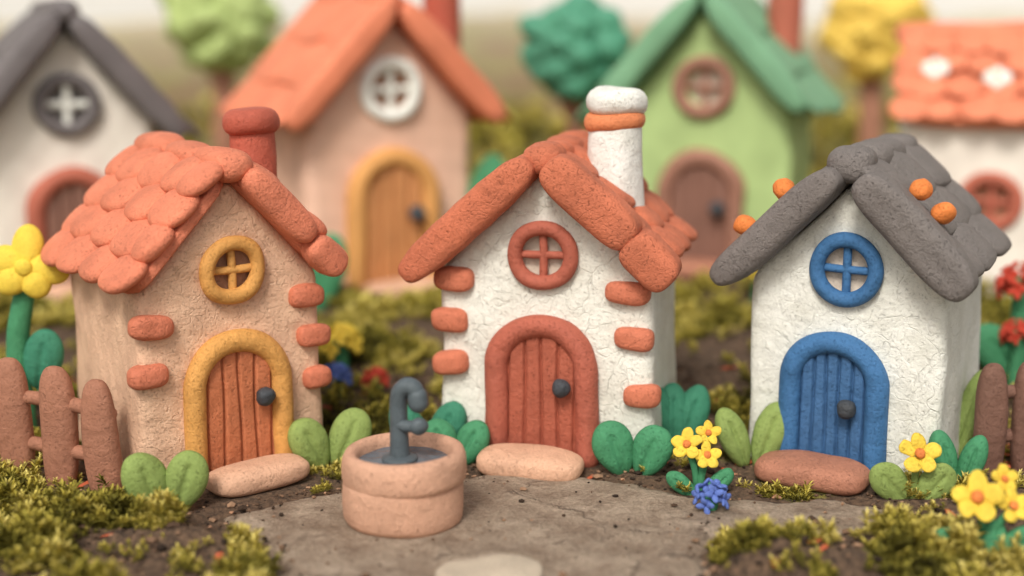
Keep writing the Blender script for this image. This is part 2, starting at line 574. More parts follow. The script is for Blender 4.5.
HOUSES = []
def house(label, loc, yaw, w, D, ze, za, wallm, scale=1, holes=(), side_holes=(), vox=.026):
    e = thing("clay_house", label, "house", (loc[0], loc[1], 0), yaw, scale, "clay cottages in the miniature village")
    part("wall", wall_mesh("wall", w, D, ze, za, wallm, holes, vox, side_holes), None, e)
    HOUSES.append((loc[0], loc[1], yaw, w, D, scale))
    return e

# --- peach house with mustard door
e = house("peach clay house with salmon scale-tiled roof and mustard arched door", (-1.99, -.1), 35, 1.42, 1.5, 1.42, 2.17, M['peach'], holes=[(0, 1.53, .19)])
rf, th = build_roof(e, M['salmon'], 1.42, 1.5, 1.42, 2.17, over=(.04, .02), rows=4, cols=4, front=.15, back=.03, thick=.075, tile_p=2.5,
    gr=[(.0, .70), (.72, 1.04)], grad=(.12, .12), caps=3, capr=(.16, .12), tilt=-9, jit=.9, ov=.68, gp=(5, 2.6))
mb = MB(); lathe(mb, rprof(.185, .165, 1.62, 2.5, .03), c=(.42, .5, 0), amp=.009)
ch = part("chimney", mb, M['chimred'], rf)
mb = MB(); lathe(mb, rprof(.215, .215, 2.42, 2.61, .085), c=(.42, .5, 0), amp=.009); part("chimney_cap", mb, M['chimred'], ch)
add_window(e, 0, 1.53, .255, M['mustard'], M['paned'])
add_door(e, .335, .68, .085, M['mustard'], M['doororange'], 4, .17, .60)
add_step(e, .76, .38, .20, M['tan'], -.30, x=0, z=.08)
add_bricks(e, [(-.62, 1.20, .16, .085), (-.66, .85, .14, .09), (.58, 1.27, .14, .085), (.62, .96, .13, .088), (.63, .64, .12, .085)], M['brick'])

# --- white house with terracotta door
e = house("white crackled clay house with terracotta roof, door and corner bricks", (.23, .25), -14.6, 1.66, 1.25, 1.42, 2.18, M['white'], holes=[(0, 1.57, .2)])
rf, th = build_roof(e, M['salmon2'], 1.66, 1.25, 1.42, 2.18, over=(.06, .0), rows=4, cols=4, front=.14, back=.02, thick=.06, tile_p=2.6,
    gl=[(-.02, 1.27)], gr=[(.0, .80), (.81, 1.20)], grad=(.14, .165), glad=(.14, .14), caps=4, capr=(.15, .11), gp=(8, 3.2))
mb = MB(); lathe(mb, rprof(.24, .205, 1.62, 2.54, .03), c=(.42, .55, 0), amp=.01)
ch = part("chimney", mb, M['white3'], rf, "white clay chimney with an orange band")
mb = MB(); lathe(mb, rprof(.235, .235, 2.44, 2.58, .065), c=(.42, .55, 0), amp=.009); part("chimney_band", mb, M['capor'], ch)
mb = MB(); lathe(mb, rprof(.23, .23, 2.56, 2.75, .08), c=(.42, .55, 0), amp=.009); part("chimney_cap", mb, M['white3'], ch)
add_window(e, 0, 1.57, .265, M['brickred'], M['panel'])
add_door(e, .345, .70, .09, M['brickred'], M['doorred'], 4, .17, .60)
add_step(e, .78, .42, .21, M['tan'], -.34, x=-.02, z=.08)
add_bricks(e, [(-.68, 1.36, .16, .088), (-.72, 1.04, .15, .092), (-.72, .71, .14, .09), (.63, 1.32, .17, .086), (.69, .98, .15, .09), (.75, .55, .14, .09)], M['brick'])

# --- white house with blue door
e = house("white clay house with grey shingle roof and blue arched door", (2.40, -.04), -28, 1.45, 1.40, 1.44, 2.15, M['white2'], holes=[(-.02, 1.52, .2)])
rf, th = build_roof(e, M['grey'], 1.45, 1.40, 1.44, 2.15, over=(.05, .0), rows=3, cols=3, front=.16, back=.03, thick=.07, tile_p=4.2, jit=.5,
    gl=[(-.02, 1.17)], gr=[(.04, 1.10)], grad=(.16, .165), glad=(.15, .135), caps=4, capr=(.17, .13), tilt=-5, gp=(8, 3.0))
for side, s, y, off in ((-1, .36, -.16, .265), (-1, .76, -.16, .262), (1, .36, -.04, .325), (1, .58, .02, .32)):
    mb = MB(); blob(mb, slope(side, th, 2.15, s, y, off), (.082, .082, .077), n=8); part("berry", mb, M['orange'], rf)
add_window(e, -.01, 1.52, .27, M['blue'], M['panel'])
add_door(e, .32, .66, .085, M['blue'], M['dblue'], 5, .13, .52, ox=-.06)
add_step(e, .80, .44, .21, M['brownstep'], -.33, x=-.10, z=.08)

# --- blurred houses behind
e = house("pale salmon clay house with orange roof and ochre door", (-1.38, 6.2), 27, 1.46, 1.35, 1.46, 2.25, M['bsalmon'], 1.42, holes=[(0, 1.64, .2)], vox=.04)
rf, th = build_roof(e, M['bsroof'], 1.46, 1.35, 1.46, 2.25, over=(.12, .14), rows=3, cols=3, gl=[(0, 1.22)], gr=[(0, 1.22)], caps=2, tilt=-4, thick=.04, tile_p=5)
mb = MB(); lathe(mb, rprof(.16, .15, 1.4, 2.85, .04), c=(.60, .32, 0)); ch = part("chimney", mb, M['chimred'], rf)
add_window(e, 0, 1.66, .27, M['petalw'], M['paned'])
add_door(e, .32, .80, .08, M['bmust'], M['ochre'], 4, .17, .66)
add_step(e, .66, .3, .17, M['tan'], -.22)

e = house("pale green clay house with darker green roof and brown door", (2.32, 7.3), -20, 1.5, 1.35, 1.46, 2.30, M['bgreen'], 1.42, holes=[(0, 1.62, .18)], vox=.04)
rf, th = build_roof(e, M['groof'], 1.5, 1.35, 1.46, 2.30, over=(.2, .1), rows=3, cols=3, gl=[(0, 1.3)], gr=[(0, 1.18)], caps=2, tilt=-4, thick=.04, tile_p=5)
mb = MB(); lathe(mb, rprof(.16, .16, 1.6, 2.8, .04), c=(.5, .95, 0)); ch = part("chimney", mb, M['bred'], rf)
add_window(e, 0, 1.62, .27, M['dbrown'], M['panel'], rm=.028)
add_door(e, .31, .72, .075, M['dbrown'], M['dbrown2'], 4, .17, .6)
add_step(e, .66, .3, .17, M['brownstep'], -.22)

e = house("off-white clay house with dark grey roof and arched dark door", (-4.98, 6.0), 24, 1.4, 1.35, 1.46, 2.26, M['bwhite'], 1.36, holes=[(0, 1.6, .2)], vox=.04)
rf, th = build_roof(e, M['bgroof'], 1.4, 1.35, 1.46, 2.26, over=(.2, .2), rows=3, cols=3, gl=[(0, 1.28)], gr=[(0, 1.28)], caps=2, tilt=-4, thick=.04, tile_p=5)
add_window(e, 0, 1.62, .27, M['bgroof'], M['paneg'], mull=M['petalw'])
add_door(e, .31, .72, .08, M['bred'], M['dbrown2'], 4, .17, .6)
add_step(e, .66, .3, .17, M['tan'], -.22)

e = house("white clay house with orange scalloped roof and white daisies", (7.13, 6.6), 69, 1.36, 1.75, 1.44, 2.02, M['bwhite'], 1.4, side_holes=[(.98, .76, .18)], vox=.04)
rf, th = build_roof(e, M['bsroof'], 1.36, 1.75, 1.44, 2.02, over=(.12, .12), rows=4, cols=7, gl=[(0, 1.0)], gr=[(0, 1.0)], bar=True, capr=(.1, .1), tilt=-4, thick=.035, tile_p=2.2, back=.06, jit=1.4, ov=.56)
for s, y in ((.5, 1.50), (.6, 1.0)):
    mb = MB()
    for k in range(6):
        a = k*60
        blob(mb, slope(-1, th, 2.02, s+.07*math.cos(R(a)), y+.07*math.sin(R(a)), .18), (.055, .04, .03), rot=srot(-1, th, 0, a), n=5)
    d = part("daisy", mb, M['petalw'], rf)
    mb = MB(); blob(mb, slope(-1, th, 2.02, s, y, .19), (.028, .028, .025), rot=srot(-1, th), n=5); part("daisy_center", mb, M['bmust'], d)
add_window(e, .98, .76, .26, M['bred'], M['paned'], side='L', h=.68)

# ------------------------------------------------------------------ ground
def hsh(i, j, s):
    n = (i*374761393 + j*668265263 + s*69069) & 0xFFFFFFFF
    n = ((n ^ (n >> 13))*1274126177) & 0xFFFFFFFF
    return ((n ^ (n >> 16)) & 0xFFFF)/65535.0
def vn(x, y, s):
    x = np.asarray(x, float); y = np.asarray(y, float)
    i = np.floor(x).astype(np.int64); j = np.floor(y).astype(np.int64)
    fx = x-i; fy = y-j
    fx = fx*fx*(3-2*fx); fy = fy*fy*(3-2*fy)
    return (hsh(i, j, s)*(1-fx)+hsh(i+1, j, s)*fx)*(1-fy)+(hsh(i, j+1, s)*(1-fx)+hsh(i+1, j+1, s)*fx)*fy
def fbm(x, y, s, o=4):
    t = 0; a = .5; f = 1
    for k in range(o):
        t = t+a*vn(np.asarray(x)*f, np.asarray(y)*f, s+k*17); a *= .5; f *= 2.03
    return t/.9375
def sst(a, b, x):
    t = np.clip((x-a)/(b-a), 0, 1); return t*t*(3-2*t)

POLY = np.array([(-1.9,-.95),(-1.3,-.62),(-.75,-.38),(-.35,-.18),(.1,-.08),(.6,-.22),(.95,-.45),(1.6,-.60),(2.3,-.66),(2.6,-.95),(2.05,-1.16),(1.35,-1.32),(1.15,-1.6),(1.1,-2.2),(1.25,-3.6),(-1.6,-3.6),(-1.35,-2.2),(-1.5,-1.6),(-1.8,-1.3)])
def sdpoly(x, y):
    x = np.asarray(x, float); y = np.asarray(y, float)
    d = np.full(x.shape, 1e9); ins = np.zeros(x.shape, bool)
    n = len(POLY)
    for k in range(n):
        a = POLY[k]; b = POLY[(k+1) % n]; e = b-a
        t = np.clip(((x-a[0])*e[0]+(y-a[1])*e[1])/(e@e), 0, 1)
        d = np.minimum(d, np.hypot(x-a[0]-t*e[0], y-a[1]-t*e[1]))
        c = ((a[1] > y) != (b[1] > y)) & (x < (b[0]-a[0])*(y-a[1])/(b[1]-a[1]+1e-12)+a[0])
        ins ^= c
    return np.where(ins, -d, d)
def sdpath(x, y):
    return sdpoly(x, y)+.30*(fbm(np.asarray(x)*3.2, np.asarray(y)*3.2, 5)-.5)

MOUNDS = [(1.75,-1.80,.60,.30,.15),(-2.75,-1.05,.42,.26,.12),(-2.10,-1.45,.38,.22,.11),(-3.4,-.80,.4,.28,.09),(-1.25,2.9,.6,.5,.12),(-.9,4.0,.9,.6,.14),
          (-2.2,3.3,.7,.8,.2),(1.9,2.4,.5,.6,.13),(2.3,3.8,1.0,.8,.16),(3.3,3.1,.8,.7,.18),(4.6,2.4,.8,.8,.18),(-4.6,1.6,.7,.7,.2),(.95,-.30,.25,.1,.03),
          (2.6,-1.75,.35,.25,.05),(-1.0,1.3,.4,.4,.08),(1.55,.9,.35,.4,.08),(4.0,-.9,.4,.3,.1),(.2,3.4,.8,.8,.12)]
def mound(x, y):
    m = 0
    for (a, b, sx, sy, h) in MOUNDS:
        m = m+h*np.exp(-(((x-a)/sx)**2+((y-b)/sy)**2))
    return m
def house_sd(x, y):
    d = np.full(np.asarray(x, float).shape, 9.0)
    for (hx, hy, yaw, w, D, s) in HOUSES:
        c, sn = math.cos(R(yaw)), math.sin(R(yaw))
        dx = x-hx; dy = y-hy
        lx = dx*c+dy*sn; ly = -dx*sn+dy*c
        q = np.maximum(np.abs(lx)-w*s/2, np.maximum(-ly, ly-D*s))
        d = np.minimum(d, q)
    for (sx, sy, a, hw, hd) in STEPS:
        c, sn = math.cos(a), math.sin(a)
        dx = x-sx; dy = y-sy
        lx = dx*c+dy*sn; ly = -dx*sn+dy*c
        d = np.minimum(d, np.maximum(np.abs(lx)-hw, np.abs(ly)-hd-.02))
    return d
def height(x, y):
    x = np.asarray(x, float); y = np.asarray(y, float)
    pd = sdpath(x, y)
    off = sst(-.02, .25, pd)
    hs = sst(0, .35, house_sd(x, y))
    b = (fbm(x*1.3, y*1.3, 31)-.45)*.12+(fbm(x*5, y*5, 77)-.5)*.12
    h = b*off*(.15+.85*hs)+mound(x, y)*(.15+.85*hs)*np.maximum(off, .0)
    h = h-(1-off)*.02
    far = sst(12, 40, y)*(1.75+1.3*(fbm(x*.06, y*.06+3, 9)-.5)*2*.6)
    h = h+far+sst(8, 20, y)*(fbm(x*.35, y*.35, 3)-.5)*.8
    return h
def mossmask(x, y):
    x = np.asarray(x, float); y = np.asarray(y, float)
    m = fbm(x*2.0+7, y*2.0, 51)
    return np.clip((m-.50)*5+np.minimum(mound(x, y)*7, .55), 0, 1)*sst(.0, .1, sdpath(x, y))

def geo(a, b, s0, k):
    o = [a]; s = s0
    while o[-1] < b: s *= k; o.append(o[-1]+s)
    return np.array(o[1:])
xp = geo(6, 90, .05, 1.13); xs = np.concatenate([-xp[::-1], np.arange(-6, 6.001, .05), xp])
ys = np.concatenate([-4-geo(0, 20, .05, 1.2)[::-1], np.arange(-4, 5.001, .05), geo(5, 58, .05, 1.06)])
X, Y = np.meshgrid(xs, ys, indexing='ij')
Z = height(X, Y)
nx, ny = X.shape
V = np.stack([X, Y, Z], -1).reshape(-1, 3)
I = (np.arange(nx-1)[:, None]*ny+np.arange(ny-1)[None]).ravel()
F = np.stack([I, I+ny, I+ny+1, I+1], 1)
me = bpy.data.meshes.new("ground")
me.from_pydata(V.tolist(), [], F.tolist())
me.polygons.foreach_set("use_smooth", [True]*len(me.polygons))
a = me.attributes.new("moss", 'FLOAT', 'POINT'); a.data.foreach_set("value", mossmask(X, Y).ravel())
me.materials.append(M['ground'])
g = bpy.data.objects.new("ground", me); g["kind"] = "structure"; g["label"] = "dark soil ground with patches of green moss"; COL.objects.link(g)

xs = np.arange(-2.5, 3.1, .025); ys = np.arange(-3.9, .4, .025)
X, Y = np.meshgrid(xs, ys, indexing='ij'); sd = sdpath(X, Y)
Z = np.where(sd < 0, .03*sst(0, .08, -sd), -.04*sst(0, .06, sd))+.03*(fbm(X*3, Y*3, 8)-.5)
nx, ny = X.shape
V = np.stack([X, Y, Z], -1).reshape(-1, 3)
I = (np.arange(nx-1)[:, None]*ny+np.arange(ny-1)[None]).ravel()
I = I[sd.ravel()[I] < .05]
F = np.stack([I, I+ny, I+ny+1, I+1], 1)
me = bpy.data.meshes.new("path"); me.from_pydata(V.tolist(), [], F.tolist())
me.polygons.foreach_set("use_smooth", [True]*len(me.polygons)); me.materials.append(M['path'])
o = bpy.data.objects.new("path", me); o["kind"] = "structure"; o["label"] = "worn sandy stone path with cracks"; COL.objects.link(o)
def gz(x, y):
    s = float(sdpath(np.array([x]), np.array([y]))[0])
    return .02 if s < -.03 else float(height(np.array([x]), np.array([y]))[0])

me = bpy.data.meshes.new("sky")
K = 40; V = []; F = []
for i in range(K+1):
    a = R(-70+140*i/K)
    for z in (-6, 40): V.append((75*math.sin(a)*1.4, -5+75*math.cos(a), z))
for i in range(K): F.append((2*i, 2*i+1, 2*i+3, 2*i+2))
me.from_pydata(V, [], F); me.materials.append(M['sky'])
me.polygons.foreach_set("use_smooth", [True]*len(me.polygons))
o = bpy.data.objects.new("sky", me); o["kind"] = "structure"; o["label"] = "pale cream backdrop behind the model village"; COL.objects.link(o)

# ------------------------------------------------------------------ moss & crumbs
def sprig_template(nl, seed, wid=.012):
    g = np.random.default_rng(seed); T = []
    for k in range(nl):
        t = k/nl; az = k*2.4+g.uniform(-.3, .3); el = R(5+65*t+g.uniform(-12, 12)); L = (.06-.03*t)*g.uniform(.8, 1.25)
        b = np.array((0, 0, .005+.05*t))
        d = np.array((math.cos(az)*math.cos(el), math.sin(az)*math.cos(el), math.sin(el)))
        s = np.array((-math.sin(az), math.cos(az), 0))*wid
        T.append([b-s*.5, b+s*.5, b+d*L*.5+s*.4+np.array((0,0,.006)), b+d*L+np.array((0,0,-.004)), b+d*L*.5-s*.4+np.array((0,0,.006))])
    return np.array(T)
def scatter(n, x0, x1, y0, y1, size, seed, nl, thr=.35, wid=.012, everywhere=False):
    g = np.random.default_rng(seed)
    x = g.uniform(x0, x1, n); y = g.uniform(y0, y1, n)
    m = mossmask(x, y) if not everywhere else sst(.42, .6, fbm(x*.8, y*.8, 51))
    hsd = house_sd(x, y)
    clump = fbm(x*6, y*6, 63) if not everywhere else fbm(x*1.5, y*1.5, 63)
    ok = (m+(clump-.5)*1.6+g.uniform(-.15, .15, n) > thr) & (hsd > .035) & (np.hypot(x+.72, y+1.0) > .5) & (sdpath(x, y) > .03)
    x = x[ok]; y = y[ok]; m = m[ok]; clump = clump[ok]; n = len(x)
    z = height(x, y)-.012+np.maximum(clump-.45, 0)*.28*min(size, 1.4)*sst(.03, .25, hsd[ok])
    T = sprig_template(nl, seed, wid)
    yaw = g.uniform(0, 6.28, n); sc = size*g.uniform(.6, 1.4, n); tx = g.normal(0, .32, n); ty = g.normal(0, .32, n)
    c, s = np.cos(yaw), np.sin(yaw)
    P = T.reshape(-1, 3)
    px = P[None, :, 0]*c[:, None]-P[None, :, 1]*s[:, None]
    py = P[None, :, 0]*s[:, None]+P[None, :, 1]*c[:, None]
    pz = np.broadcast_to(P[None, :, 2], px.shape)
    qx = px+pz*tx[:, None]; qy = py+pz*ty[:, None]
    V = np.stack([qx*sc[:, None]+x[:, None], qy*sc[:, None]+y[:, None], pz*sc[:, None]+z[:, None]], -1).reshape(-1, 3)
    patch = fbm(x*2.5, y*2.5, 91)
    tint = np.clip(.2+.65*sst(.3, .7, patch)+.7*(clump-.5)+g.normal(0, .13, n), 0, 1)
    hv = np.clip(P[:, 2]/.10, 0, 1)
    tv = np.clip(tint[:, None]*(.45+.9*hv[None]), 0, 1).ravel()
    return V, tv, n*nl
def moss_object(name, parts, label):
    V = np.vstack([p[0] for p in parts]); T = np.concatenate([p[1] for p in parts]); nf = sum(p[2] for p in parts)
    me = bpy.data.meshes.new(name)
    me.vertices.add(len(V)); me.vertices.foreach_set("co", V.ravel())
    me.loops.add(nf*5); me.loops.foreach_set("vertex_index", np.arange(nf*5, dtype=np.int32))
    me.polygons.add(nf); me.polygons.foreach_set("loop_start", np.arange(0, nf*5, 5, dtype=np.int32))
    me.update(calc_edges=True); me.validate()
    a = me.attributes.new("tint", 'FLOAT', 'POINT'); a.data.foreach_set("value", T)
    me.materials.append(M['moss'])
    o = bpy.data.objects.new(name, me); o["kind"] = "stuff"; o["label"] = label; o["category"] = "moss"; COL.objects.link(o)
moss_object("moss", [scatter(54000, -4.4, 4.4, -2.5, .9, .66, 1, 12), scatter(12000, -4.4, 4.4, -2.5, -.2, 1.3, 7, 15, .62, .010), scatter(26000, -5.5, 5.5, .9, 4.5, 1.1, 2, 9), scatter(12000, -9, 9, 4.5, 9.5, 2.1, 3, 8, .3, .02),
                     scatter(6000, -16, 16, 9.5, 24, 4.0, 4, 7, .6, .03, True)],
            "feathery yellow-green moss growing in clumps on soil")

def crumbs():
    g = np.random.default_rng(5)
    n = 8500
    x = g.uniform(-4.5, 4.5, n); y = g.uniform(-2.6, 2.5, n)
    sd = sdpath(x, y); hs = house_sd(x, y)
    ok = (hs > .02) & ((sd > -.06) | (g.uniform(0, 1, n) < .12)) & (mossmask(x, y) < .8) & (np.hypot(x+.72, y+1.0) > .45)
    x = x[ok]; y = y[ok]; sd = sd[ok]; n = len(x)
    z = np.where(sd < 0, .03, height(x, y))
    t = np.array([(1,0,0),(-1,0,0),(0,1,0),(0,-1,0),(0,0,1),(0,0,-1),(.6,.6,.5),(-.6,.6,.5),(.6,-.6,.5),(-.6,-.6,.5)], float)
    f = [(4,6,7),(4,7,9),(4,9,8),(4,8,6),(0,2,6),(2,1,7),(1,3,9),(3,0,8),(6,2,7),(7,1,9),(9,3,8),(8,0,6),(2,0,5),(1,2,5),(3,1,5),(0,3,5)]
    V = []; F = []; T = []
    for i in range(n):
        u = g.uniform()
        s = g.uniform(.007, .02) if u < .82 else g.uniform(.02, .045)
        st = np.array((2.6, .7, .5)) if u > .975 else g.uniform(.6, 1.3, 3)
        if sd[i] < -.05: s *= .7
        q = t*s*st*g.uniform(.8, 1.2, (10, 1))
        a = g.uniform(0, 6.28); c, sn = math.cos(a), math.sin(a)
        q = np.stack([q[:, 0]*c-q[:, 1]*sn, q[:, 0]*sn+q[:, 1]*c, q[:, 2]*.7], 1)
        V.append(q+np.array((x[i], y[i], z[i]+s*.3))); F += [tuple(k+10*i for k in ff) for ff in f]
        T += [1.0 if (u > .975 and sd[i] > 0) else g.uniform(0, .93)**1.5]*10
    me = bpy.data.meshes.new("soil_crumbs"); me.from_pydata(np.vstack(V).tolist(), [], F)
    a = me.attributes.new("tint", 'FLOAT', 'POINT'); a.data.foreach_set("value", T)
    me.materials.append(M['crumb'])
    o = bpy.data.objects.new("soil_crumbs", me); o["kind"] = "stuff"; o["label"] = "loose crumbs of dark soil and bark"; o["category"] = "soil"; COL.objects.link(o)
crumbs()

mb = MB(); blob(mb, (0, 0, 0), (.33, .2, .045), p=(2.6, 2.5), n=12, amp=.014, freq=4)
o = part("stepping_stone", mb, M['stone'], None); o.location = (-.13, -2.0, .05); o["label"] = "flat pale stone lying on the path"; o["category"] = "stone"

# ------------------------------------------------------------------ well
wx, wy = -.72, -1.04
e = thing("wishing_well", "round tan clay well with grey water and a slate hand pump", "well", (wx, wy, .02))
mb = MB(); lathe(mb, [(0.001,0),(.33,0),(.368,.015),(.386,.05),(.393,.12),(.397,.2),(.398,.25),(.396,.28),(.390,.30),(.3,.31),(.001,.31)], amp=.009, freq=3)
part("well_base", mb, M['well'], e)
mb = MB(); lathe(mb, [(.36,.285),(.393,.282),(.404,.295),(.408,.33),(.409,.40),(.405,.45),(.390,.483),(.365,.498),(.34,.498),(.318,.485),(.305,.455),(.300,.40),(.300,.30)], amp=.009, freq=3, close=False)
part("well_rim", mb, M['well'], e)
mb = MB(); lathe(mb, [(.001,.41),(.1,.412),(.2,.41),(.308,.408)], amp=.003, freq=14, close=False); mb.f = [q[::-1] for q in mb.f]
part("water", mb, M['water'], e)
mb = MB()
tube(mb, [(-.02, .02, .36), (-.025, .02, .5), (-.03, .02, .66), (-.03, .02, .80), (-.015, .01, .875), (.03, 0, .915), (.075, -.01, .905), (.10, -.02, .86)], [.078, .064, .06, .06, .06, .062, .06, .056], amp=.003, up=(0, 1, 0), seg=20)
blob(mb, (-.02, .02, .42), (.12, .12, .035), n=8)
pm = part("pump", mb, M['slate'], e)
mb = MB(); tube(mb, [(.10, -.02, .86), (.104, -.026, .815)], .066, amp=.001, up=(0, 1, 0), sub=1)
part("spout", mb, M['slate'], pm)
mb = MB(); tube(mb, [(-.03, .0, .66), (.03, -.03, .655), (.09, -.04, .66)], .04, amp=.001, up=(0, 0, 1)); blob(mb, (.11, -.045, .66), (.06, .055, .058), n=8)
part("pump_handle", mb, M['slate'], pm)

# ------------------------------------------------------------------ leaves, flowers
def leaf_fn(v):
    v = v.copy()
    t = (v[:, 2]+1)/2
    v[:, 0] *= .66+.48*np.sin(np.clip(t, 0, 1)*2.2)
    v[:, 1] += np.where(v[:, 1] < 0, 1, -1)*.28*np.exp(-(v[:, 0]/.14)**2)*np.where(t < .8, 1, 0)
    v[:, 1] += .25*(t-.5)**2
    return v
def leaf_mesh(w, h, th, tilt, lean, x=0, y=0, z=0, yaw=0):
    mb = MB()
    rot = rotm(z=yaw)@rotm(y=tilt)@rotm(x=lean)
    c = rot@np.array((0, 0, h*.92))+np.array((x, y, z))
    blob(mb, c, (w, th, h), p=2.25, rot=rot, n=14, amp=.005, fn=leaf_fn)
    return mb
def leaf_pair(label, x, y, w, h, mat, yaw=0, n=2, spread=24):
    e = thing("leafy_plant", label, "plant", (x, y, max(gz(x, y), 0)-.01), yaw, 1, "clay leaf tufts beside the houses")
    for k in range(n):
        t = (k/(n-1)-.5)*2 if n > 1 else 0
        s = random.uniform(.88, 1.08)
        part("leaf", leaf_mesh(w*.27*s, h*.53*s, .085, t*spread+random.uniform(-4, 4), -6+random.uniform(-5, 5), x=t*w*.11, y=-.03*(1-abs(t))+random.uniform(-.01, .01), yaw=t*-14), mat, e)
    return e
leaf_pair("pair of rounded olive-green clay leaves at a peach wall corner", -2.34, -.84, .50, .44, M['olive'], 20, spread=20)
leaf_pair("pair of rounded light olive leaves beside a mustard door", -1.36, .10, .46, .42, M['olive'], 15)
leaf_pair("pair of teal-green clay leaves at a white wall corner", -.64, .42, .44, .44, M['teal'], -10)
leaf_pair("pair of green clay leaves beside a terracotta door frame", -.42, .18, .40, .34, M['leaf'], -10)
leaf_pair("pair of plump green clay leaves beside a white wall", .88, -.12, .50, .40, M['leaf'], -5)
leaf_pair("tall deep green clay leaves behind a white house corner", 1.24, .50, .44, .54, M['teal'], 5, n=3, spread=16)
leaf_pair("pair of tall olive clay leaves beside a blue-doored house", 1.78, .10, .40, .50, M['olive'], 0, spread=20)
leaf_pair("tall green clay leaves at the corner of a white house", 3.13, -.46, .32, .46, M['leaf'], -10, spread=12)
leaf_pair("light green clay leaves beside a brown picket", 3.34, .34, .34, .66, M['olive'], -10, spread=12)

def petals_mesh(c, r, npet, tiltx, yaw, seed):
    mb = MB(); rnd = random.Random(seed)
    Rm = rotm(z=yaw)@rotm(x=tiltx)
    for k in range(npet):
        a = 360*k/npet+rnd.uniform(-9, 9)+90
        loc = Rm@np.array((math.cos(R(a))*r*.56, math.sin(R(a))*r*.56, 0))
        blob(mb, loc+np.array(c), (r*.46, r*.37, r*.14), p=2.2, rot=Rm@rotm(z=a)@rotm(y=-16+rnd.uniform(-10, 10)), n=7, amp=r*.035)
    return mb
def flower_head(e, c, r, mat, cmat, tiltx=60, yaw=0, seed=1, npet=5):
    h = part("flower_head", petals_mesh(c, r, npet, tiltx, yaw, seed), mat, e)
    Rm = rotm(z=yaw)@rotm(x=tiltx)
    mb = MB(); blob(mb, np.array(c)+Rm@np.array((0, 0, r*.12)), (r*.25, r*.25, r*.15), rot=Rm, n=6)
    part("flower_center", mb, cmat, h)
def flower(label, x, y, heads, mat, cmat, lmat, leaves=(), z=None, stemr=.026):
    e = thing("clay_flower", label, "flower", (x, y, (gz(x, y) if z is None else z)-.01), 0, 1, "small clay flowers in the moss")
    for i, (hx, hy, hz, r, tx, yw) in enumerate(heads):
        mb = MB(); tube(mb, [(hx*.1, hy*.1+.01, 0), (hx*.35, hy*.4+.0, hz*.5), (hx, hy+.02, hz-.01)], stemr, seg=10, amp=.003)
        part("stem", mb, lmat, e)
        flower_head(e, (hx, hy, hz), r, mat, cmat, tx, yw, seed=i+int(x*100))
    for (w, h, tilt, lean, lx, ly, yw) in leaves:
        part("leaf", leaf_mesh(w, h, .045, tilt, lean, lx, ly, 0, yw), lmat, e)
    return e
flower("yellow clay flower with three blossoms beside the path", 1.33, -.42, [(-.10, -.02, .38, .115, 62, -12), (.04, -.05, .31, .105, 58, 8), (.06, .05, .44, .09, 62, 0)], M['yellow'], M['orange'], M['leaf'],
       [(.06, .14, -48, 0, -.03, -.03, 0), (.06, .14, 46, 0, .03, -.03, 0)])
flower("yellow clay flower between two olive leaves by a white wall", 2.78, -.62, [(0.02, -.06, .35, .145, 60, -6)], M['yellow'], M['orange'], M['olive'],
       [(.11, .17, -42, 0, -.05, -.02, 0), (.11, .17, 42, 0, .05, -.02, 0)])
flower("cluster of yellow clay blossoms with broad green leaves", 2.97, -1.58, [(-.08, -.05, .40, .165, 58, -10), (.15, -.04, .34, .115, 55, 14), (.12, .06, .48, .095, 64, 10)], M['yellow'], M['orange'], M['leaf'],
       [(.08, .18, -58, 0, -.04, -.03, 10), (.08, .18, 55, 0, .04, -.03, -10), (.07, .13, 15, -20, .02, -.08, 0)])
def cluster(label, x, y, r, mat, n=16, z=None, zc=.1, pet=.2):
    e = thing("clay_flower", label, "flower", (x, y, (gz(x, y) if z is None else z)), 0, 1, "small clay flowers in the moss")
    mb = MB(); rnd = random.Random(int(x*37+y*91))
    for k in range(n):
        t = (k+.5)/n; ph = k*2.4; el = math.acos(1-1.3*t)
        d = np.array((math.sin(el)*math.cos(ph), math.sin(el)*math.sin(ph), math.cos(el)))
        q = np.array(Vector(d).to_track_quat('Z', 'Y').to_matrix())
        for m in range(4):
            a = m*90+rnd.uniform(0, 25)
            rm = q@rotm(z=a)
            blob(mb, d*r*.8+rm@np.array((r*pet, 0, 0))+np.array((0, 0, zc)), (r*pet*.95, r*pet*.62, r*.10), rot=rm@rotm(y=-18), n=4, amp=0)
        blob(mb, d*r*.5+np.array((0, 0, zc)), (r*.2, r*.2, r*.2), n=3, amp=0)
    part("flower_head", mb, mat, e)
    mb = MB(); tube(mb, [(0, 0, 0), (0.01, 0, zc*.5), (0, 0, zc)], r*.35, seg=8); part("stem", mb, M['leaf'], e)
cluster("round cluster of small cornflower-blue clay blossoms on stone", 1.35, -.86, .135, M['cornf'], 8, zc=.08, pet=.27)
cluster("yellow clay blossom cluster in moss", -1.56, 2.55, .21, M['yellow'], 9, zc=.26, pet=.25)
cluster("blue clay blossom cluster in moss", -1.52, 1.85, .15, M['cornf'], 9, zc=.16, pet=.25)
cluster("small red clay blossom cluster in moss", -1.18, 1.85, .13, M['red'], 9, zc=.14, pet=.25)
cluster("yellow clay blossom cluster beside a green house", 3.75, 8.6, .32, M['yellow'], 12, zc=.5)
cluster("small yellow clay blossom in moss", 2.75, 5.6, .16, M['yellow'], 10, zc=.35)
cluster("red clay blossoms among green leaves by a white house", 4.50, 2.3, .24, M['red'], 10, zc=.72)
cluster("low red clay blossoms among green leaves", 4.35, 1.9, .16, M['red'], 10, zc=.45)
leaf_pair("green clay leaves beneath red blossoms", 4.5, 2.05, .6, .55, M['leaf'], 0, n=3, spread=40)
